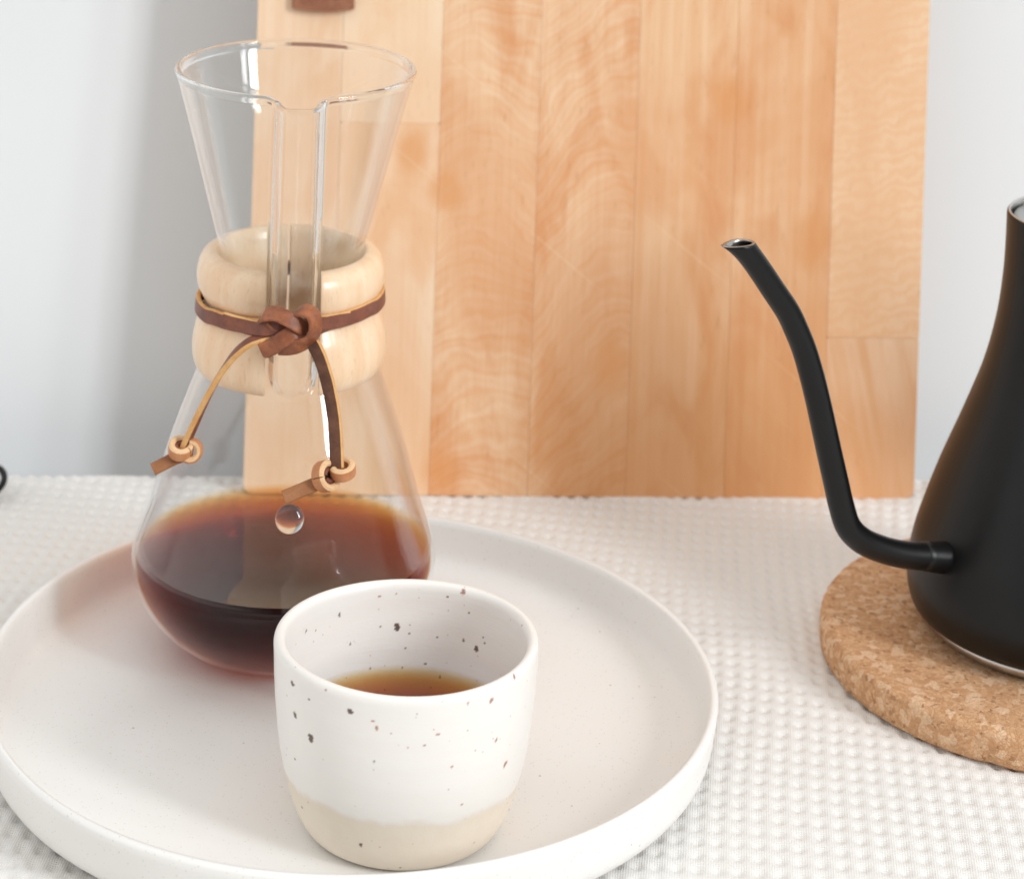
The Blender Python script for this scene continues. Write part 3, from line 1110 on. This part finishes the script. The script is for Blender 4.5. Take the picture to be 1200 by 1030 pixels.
# lower left bight
parts_org.append(strap([kn(650, 370, 1.0), kn(580, 405, 3.2), kn(480, 470, 3.9), kn(370, 545, 3.2), kn(300, 560, 2.0), kn(300, 490, 0.2), kn(380, 440, -0.8)],
                       [F3, F3, F3 - Up * .2, F3 - Rt * .3 - Up * .2, -Rt - Up * .4 + F3 * .2, -Rt * .8 - Up * .3, -Up], W_ * 1.05, TK, None, ""))
# second strand under it
parts_org.append(strap([kn(690, 400, 2.2), kn(600, 460, 2.8), kn(510, 520, 2.2), kn(440, 560, 0.8)],
                       [F3 + Up * .3, F3 + Up * .2, F3, F3], W_ * 0.6, TK, None, ""))
# big right loop, its dark inner side showing at the top left
loop_c = (690, 370)
lp, ln = [], []
for (zx, zy, dep, out, fr) in ((590, 250, 0.2, 1.0, -.2), (640, 205, 1.6, 1.0, .15), (710, 195, 2.8, 1.0, .5), (775, 235, 3.6, 1, .7), (800, 320, 3.9, 1, .8), (785, 410, 3.8, 1, .8),
                               (730, 480, 3.4, 1, .8), (640, 520, 3.0, .8, .9), (540, 535, 2.2, .6, 1), (450, 530, 1.0, .5, 1)):
    v = (Rt * (zx - loop_c[0]) - Up * (zy - loop_c[1])).normalized()
    lp.append(kn(zx, zy, dep)); ln.append(v * out + F3 * fr)
parts_org.append(strap(lp, ln, W_ * 1.12, TK * 1.15, None, "", n=120))
emit("knot", parts_dark, [M_LFACE, M_LEDGE, M_LBACK])
k2 = emit("knot", parts_org, [M_LORG, M_LORG, M_LBACK])

# left tail: on edge, golden edge to the viewer
def P(u, v, dy):
    return at(u, v, KY + dy)


tl = [P(318, 393, -.0405), P(304, 397, -.0415), P(290, 403, -.0418), P(275, 416, -.0412), P(260, 436, -.0400), P(247, 458, -.0390), P(236, 480, -.0380), P(226, 502, -.0368), P(216, 524, -.0355)]
tn = [Vector((-.3, -.5, .8)), Vector((-.4, -.4, .8)), Vector((-.6, -.35, .7)), Vector((-.9, -.2, .5)), Vector((-1, 0.1, .45)), Vector((-1, 0.2, .4)), Vector((-1, .35, .4)), Vector((-1, .5, .4)), Vector((-1, .5, .4))]
emit("cord_tail", [strap(tl, tn, 0.0040, 0.0019, None, "", n=70)], [M_LFACE, M_LEDGE, M_LFACE])
# right tail: suede side out
tr = [P(362, 396, -.0415), P(370, 408, -.0432), P(377, 424, -.0442), P(383, 444, -.0446), P(388, 466, -.0454), P(392, 492, -.0468), P(394, 520, -.0484), P(395, 548, -.0502)]
tn = [Vector((-.3, -1, .4)), Vector((-.3, -1, .4)), Vector((-.25, -1, .3)), Vector((-.2, -1, .3)), Vector((-.2, -1, .3)), Vector((-.2, -1, .3)), Vector((-.2, -1, .3)), Vector((-.2, -1, .3))]
emit("cord_tail", [strap(tr, tn, 0.0044, 0.0019, None, "", n=70)], [M_LBACK, M_LEDGE, M_LBACK])


def arc(c, a, b, r, t0, t1, n=14, drift=Vector((0, 0, 0))):
    pts, nr = [], []
    for k in range(n):
        t = math.radians(t0 + (t1 - t0) * k / (n - 1))
        d = a * math.cos(t) + b * math.sin(t)
        pts.append(c + d * r + drift * (k / (n - 1)))
        nr.append(d)
    return pts, nr


# left end knot (from the 10x view, origin (160, 480))
def kl(zx, zy, dy=-.0355):
    return P(160 + zx / 10, 480 + zy / 10, dy)


ax = Vector((0.08, -0.45, 1)).normalized()
a1 = Vector((1, 0, -0.08)).normalized()
a1 = (a1 - ax * a1.dot(ax)).normalized(); b1 = ax.cross(a1)
c1 = kl(520, 455, -.0358)
pp, nn_ = arc(c1, a1, b1, 0.0030, -30, 326, 30)
e1 = strap(pp, nn_, 0.0046, 0.0021, None, "", n=90)
pp, nn_ = arc(c1 - ax * 0.0006, a1, b1, 0.0014, 0, 330, 20)
e0 = strap(pp, nn_, 0.0040, 0.0014, None, "", n=50)
c2 = kl(632, 478, -.0356)
axa, axb = Vector((1, 0, 0)), Vector((0, 0.25, 1)).normalized()
pp, nn_ = arc(c2, axa, axb, 0.0029, 95, -175, 24)
e2 = strap(pp, nn_, 0.0044, 0.0022, None, "", n=80)
emit("end_knot", [e1, e2], [M_LTAN, M_LTEDGE, M_LTAN])
emit("end_knot", [e0], [M_LFACE, M_LFACE, M_LBACK])
emit("cord_end", [strap([kl(520, 545, -.0345), kl(440, 575, -.0355), kl(340, 625, -.0362), kl(190, 703, -.0372)], [Vector((-.2, -1, .5))] * 4, 0.0041, 0.0014, None, "", n=24)], [M_LTAIL, M_LTAIL, M_LTAIL])


# right end knot (from the 7.92x view, origin (310, 520))
def kr(zx, zy, dy=-.0505):
    return P(310 + zx / 7.92, 520 + zy / 7.92, dy)


ax = Vector((1, -0.75, 0.55)).normalized()
b1 = Vector((0.55, -0.1, -1.0)); b1 = (b1 - ax * b1.dot(ax)).normalized(); a1 = b1.cross(ax)
c1 = kr(572, 300, -.0510)
pp, nn_ = arc(c1, a1, b1, 0.0038, -20, 338, 30)
e1 = strap(pp, nn_, 0.0048, 0.0021, None, "", n=90)
pp, nn_ = arc(c1, a1, b1, 0.0018, 0, 330, 20)
e0 = strap(pp, nn_, 0.0040, 0.0015, None, "", n=50)
ax2 = Vector((-0.1, -0.30, 1)).normalized()
a2 = Vector((1, 0, .15)); a2 = (a2 - ax2 * a2.dot(ax2)).normalized(); b2 = ax2.cross(a2)
c2 = kr(725, 240, -.0500)
pp, nn_ = arc(c2, a2, b2, 0.0031, -160, 140, 24)
e2 = strap(pp, nn_, 0.0044, 0.0021, None, "", n=80)
emit("end_knot", [e1, e2], [M_LTAN, M_LTEDGE, M_LTAN])
emit("end_knot", [e0], [M_LFACE, M_LFACE, M_LBACK])
emit("cord_end", [strap([kr(530, 345, -.0505), kr(450, 385, -.0515), kr(330, 435, -.0525), kr(178, 500, -.0540)], [Vector((-.1, -1, .5))] * 4, 0.0044, 0.0015, None, "", n=24)], [M_LTAIL, M_LTAIL, M_LTAIL])

# ------------------------------------------------------------------ cork trivet
TV = (0.1995, 0.8707)


def build_cork():
    bmz = [(0.0, 0.0), (0.060, 0.0), (0.0800, 0.0), (0.0812, 0.0006), (0.0818, 0.002), (0.0819, 0.005), (0.0819, 0.008), (0.0818, 0.0105), (0.0812, 0.0117), (0.0800, 0.0121), (0.07, 0.0121), (0.04, 0.0121), (0.0, 0.0121)]
    t = thing("cork_trivet", "round tan cork trivet lying on the white cloth under the black kettle", "trivet", (TV[0], TV[1], 0))
    prof = crom(bmz, 60)
    prof[0, 0] = prof[-1, 0] = 0
    o = lathe("cork_disc", [tuple(p) for p in prof], M_CORK, t, TV, 420)
    for v in o.data.vertices:
        p = v.co
        r = math.hypot(p.x, p.y)
        if r > 0.077:
            k = noise.noise(p * 420) * 0.00035 + max(0, noise.noise(p * 160 + Vector((5, 0, 0))) - 0.30) * -0.0016
            v.co.x += p.x / r * k; v.co.y += p.y / r * k
            if p.z > 0.008:
                v.co.z += noise.noise(p * 300 + Vector((0, 9, 0))) * 0.00022
    return t


build_cork()

# ------------------------------------------------------------------ kettle
KK = (0.1995, 0.8707)
ket = thing("gooseneck_kettle", "matte black gooseneck pouring kettle standing on the cork trivet at the right", "kettle", (KK[0], KK[1], 0.0123))
body = crom([(0.0450, 0.0166), (0.0470, 0.0168), (0.0489, 0.0178), (0.0510, 0.0200), (0.0524, 0.0245), (0.0528, 0.0290), (0.0524, 0.0350), (0.0511, 0.0420), (0.0490, 0.0495), (0.0438, 0.0655),
             (0.0364, 0.0850), (0.0300, 0.1035), (0.0264, 0.1200), (0.0249, 0.1340), (0.0245, 0.1450), (0.0245, 0.1562)], 110).tolist()
body += [(0.0244, 0.1570), (0.0240, 0.1574)]
lathe("kettle_body", [(0.0, 0.0165), (0.030, 0.0165)] + body, M_BLACK, ket, KK, 180)
lathe("steel_rim", [(0.0241, 0.1571), (0.0239, 0.1577), (0.0234, 0.1577), (0.0231, 0.1570), (0.0230, 0.1480)], M_STEEL, ket, KK, 128)
base = lathe("steel_base", [(0.0, 0.0123), (0.0405, 0.0123), (0.0445, 0.0128), (0.0462, 0.0142), (0.0464, 0.0168), (0.0, 0.0168)], M_STEEL, ket, KK, 128)
lid = lathe("lid", [(0.0, 0.1545), (0.0218, 0.1545), (0.0222, 0.1552), (0.0219, 0.1558), (0.0205, 0.1560), (0.010, 0.1561), (0.0, 0.1561)], M_LID, ket, KK, 96)
mesh_k = [(0.0, 0.1561), (0.0042, 0.1562), (0.0040, 0.1600), (0.0062, 0.1660), (0.0110, 0.1690), (0.0112, 0.1715), (0.0, 0.1722)]
lathe("lid_knob", mesh_k, M_BLACK, ket, KK, 48)


def build_spout():
    pl = [(0.1640, 0.8530, 0.0435), (0.1560, 0.8495, 0.0450), (0.148, 0.8458, 0.0467), (0.1395, 0.8416, 0.0490), (0.1316, 0.8378, 0.0523), (0.1247, 0.8345, 0.0565), (0.1197, 0.832, 0.0621), (0.1168, 0.8306, 0.0701),
          (0.1148, 0.8297, 0.0776), (0.1123, 0.8285, 0.087), (0.1099, 0.8273, 0.0963), (0.1075, 0.8261, 0.1055), (0.1049, 0.8249, 0.1147), (0.1019, 0.8235, 0.1239), (0.0989, 0.8219, 0.1310), (0.0956, 0.8203, 0.1377), (0.0903, 0.8178, 0.1457), (0.0849, 0.8152, 0.1538), (0.0780, 0.8119, 0.1635)]
    path = crom(pl, 120)
    n = len(path)
    rad = np.interp(np.linspace(0, 1, n), [0, 0.10, 0.2, 0.5, 0.8, 1], [0.0047, 0.0046, 0.0044, 0.0042, 0.0040, 0.0038])
    seg = 40
    path = [Vector(p) for p in path]
    ref = Vector((-0.436, 0.9, 0)).normalized()
    vo, fo = tube(path, rad, seg, ref)
    tdir = (path[-1] - path[-4]).normalized()
    # the end is cut level, with a drawn-out lip
    lipd = Vector((-0.9, -0.436, 0)).normalized()
    zc_ = 0.1625

    def cut(vs, base_i, lip):
        for k in range(seg):
            i = base_i + k
            p = vs[i]
            t = (zc_ - p.z) / tdir.z
            q = p + tdir * t
            s = (q - Vector((path[-1].x, path[-1].y, q.z)))
            fwd = s.dot(lipd)
            q.z += 0.0006 * (0 if fwd < 0 else -fwd / 0.006)
            if lip and fwd > 0.002:
                q += lipd * (0.0036 * ((fwd - 0.002) / 0.004))
            vs[i] = q
    def taper(vs, n0, seg_):
        """extra rings between the last full ring and the cut, the lip bending out only at the end"""
        A, B = vs[(n0 - 1) * seg_:n0 * seg_], vs[n0 * seg_:]
        out = vs[:n0 * seg_]
        for m in range(1, 9):
            t = m / 8
            for p, q in zip(A, B):
                s0 = (zc_ - p.z) / tdir.z
                straight = p + tdir * (s0 * t)
                end = p + tdir * s0
                out.append(straight + (q - end) * t ** 3)
        return out

    # keep only the rings that stay below the cut
    keep = n
    while keep > 2 and min(v.z for v in vo[(keep - 1) * seg:keep * seg]) > zc_ - 0.012 and path[keep - 1].z > zc_ - 0.0075:
        keep -= 1
    vo = vo[:keep * seg] + [v.copy() for v in vo[(keep - 1) * seg:keep * seg]]
    cut(vo, keep * seg, True)
    vo = taper(vo, keep, seg)
    vi, _ = tube(path[max(0, keep - 22):keep], [r - 0.0008 for r in rad[max(0, keep - 22):keep]], seg, ref)
    ni = len(vi) // seg
    vi = vi + [v.copy() for v in vi[-seg:]]
    cut(vi, ni * seg, True)
    vi = taper(vi, ni, seg)
    # rows: outer (keep+1), then inner reversed
    rows = [vo[i * seg:(i + 1) * seg] for i in range(keep + 8)] + [vi[i * seg:(i + 1) * seg] for i in range(ni + 7, -1, -1)]
    verts = [v for r in rows for v in r]
    faces = grid_faces(seg, len(rows))
    fm = [0] * (seg * (keep + 7)) + [1] * (seg * (len(rows) - 8 - keep))
    mesh_obj("spout", verts, faces, None, ket, True, [M_BLACK, M_DSTEEL], fm)
    # weld collar where it enters the body
    p0 = Vector(pl[2]); d = (Vector(pl[3]) - Vector(pl[1])).normalized()
    v2, f2 = tube([p0 - d * 0.013, p0 - d * 0.009, p0 - d * 0.005, p0 - d * 0.001, p0 + d * 0.0010, p0 + d * 0.0014], [0.0064, 0.0056, 0.0051, 0.0049, 0.0048, 0.0045], 36, ref)
    mesh_obj("spout_collar", v2, f2, M_BLACK, ket)


build_spout()
# handle on the far side of the body, reaching away to the right
hp = crom([(0.2215, 0.8800, 0.146), (0.240, 0.889, 0.151), (0.262, 0.899, 0.149), (0.276, 0.905, 0.137), (0.279, 0.907, 0.115), (0.278, 0.9065, 0.085), (0.274, 0.905, 0.062)], 50)
v_, f_ = tube(hp.tolist(), np.interp(np.linspace(0, 1, 50), [0, .35, .5, .9, 1], [.0045, .0050, .0085, .0080, .0060]), 20, Vector((-0.436, 0.9, 0)).normalized())
f_.append(tuple(range(20))[::-1]); f_.append(tuple(range(49 * 20, 50 * 20)))
mesh_obj("handle", v_, f_, M_BLACK, ket)

# ------------------------------------------------------------------ dark loop cut by the left edge
pts = []
c = Vector((-0.1925, 0.9800, 0.0035))
for k in range(41):
    t = 2 * math.pi * k / 40
    pts.append(c + Vector((0.0062 * math.cos(t), 0.0085 * math.sin(t), 0.0022 + 0.0022 * math.sin(t))))
v_, f_ = tube(pts, 0.0013, 14, Vector((0, 0, 1)))
tip = mesh_obj("wire_loop", v_, f_, M_BLACK, None)
tip['label'] = "black rounded wire loop lying on the cloth, cut off by the left edge"
tip['category'] = "wire loop"

# light reaches the wood and the tray through the clear glass
for o in bpy.data.objects:
    if o.type == 'LIGHT':
        o.data.cycles.is_caustics_light = True
    elif o.name.startswith('glass_vessel'):
        o.cycles.is_caustics_caster = True
    elif o.name.startswith(('tray_body', 'collar_half', 'waffle', 'cup_body', 'stave', 'wall')):
        o.cycles.is_caustics_receiver = True
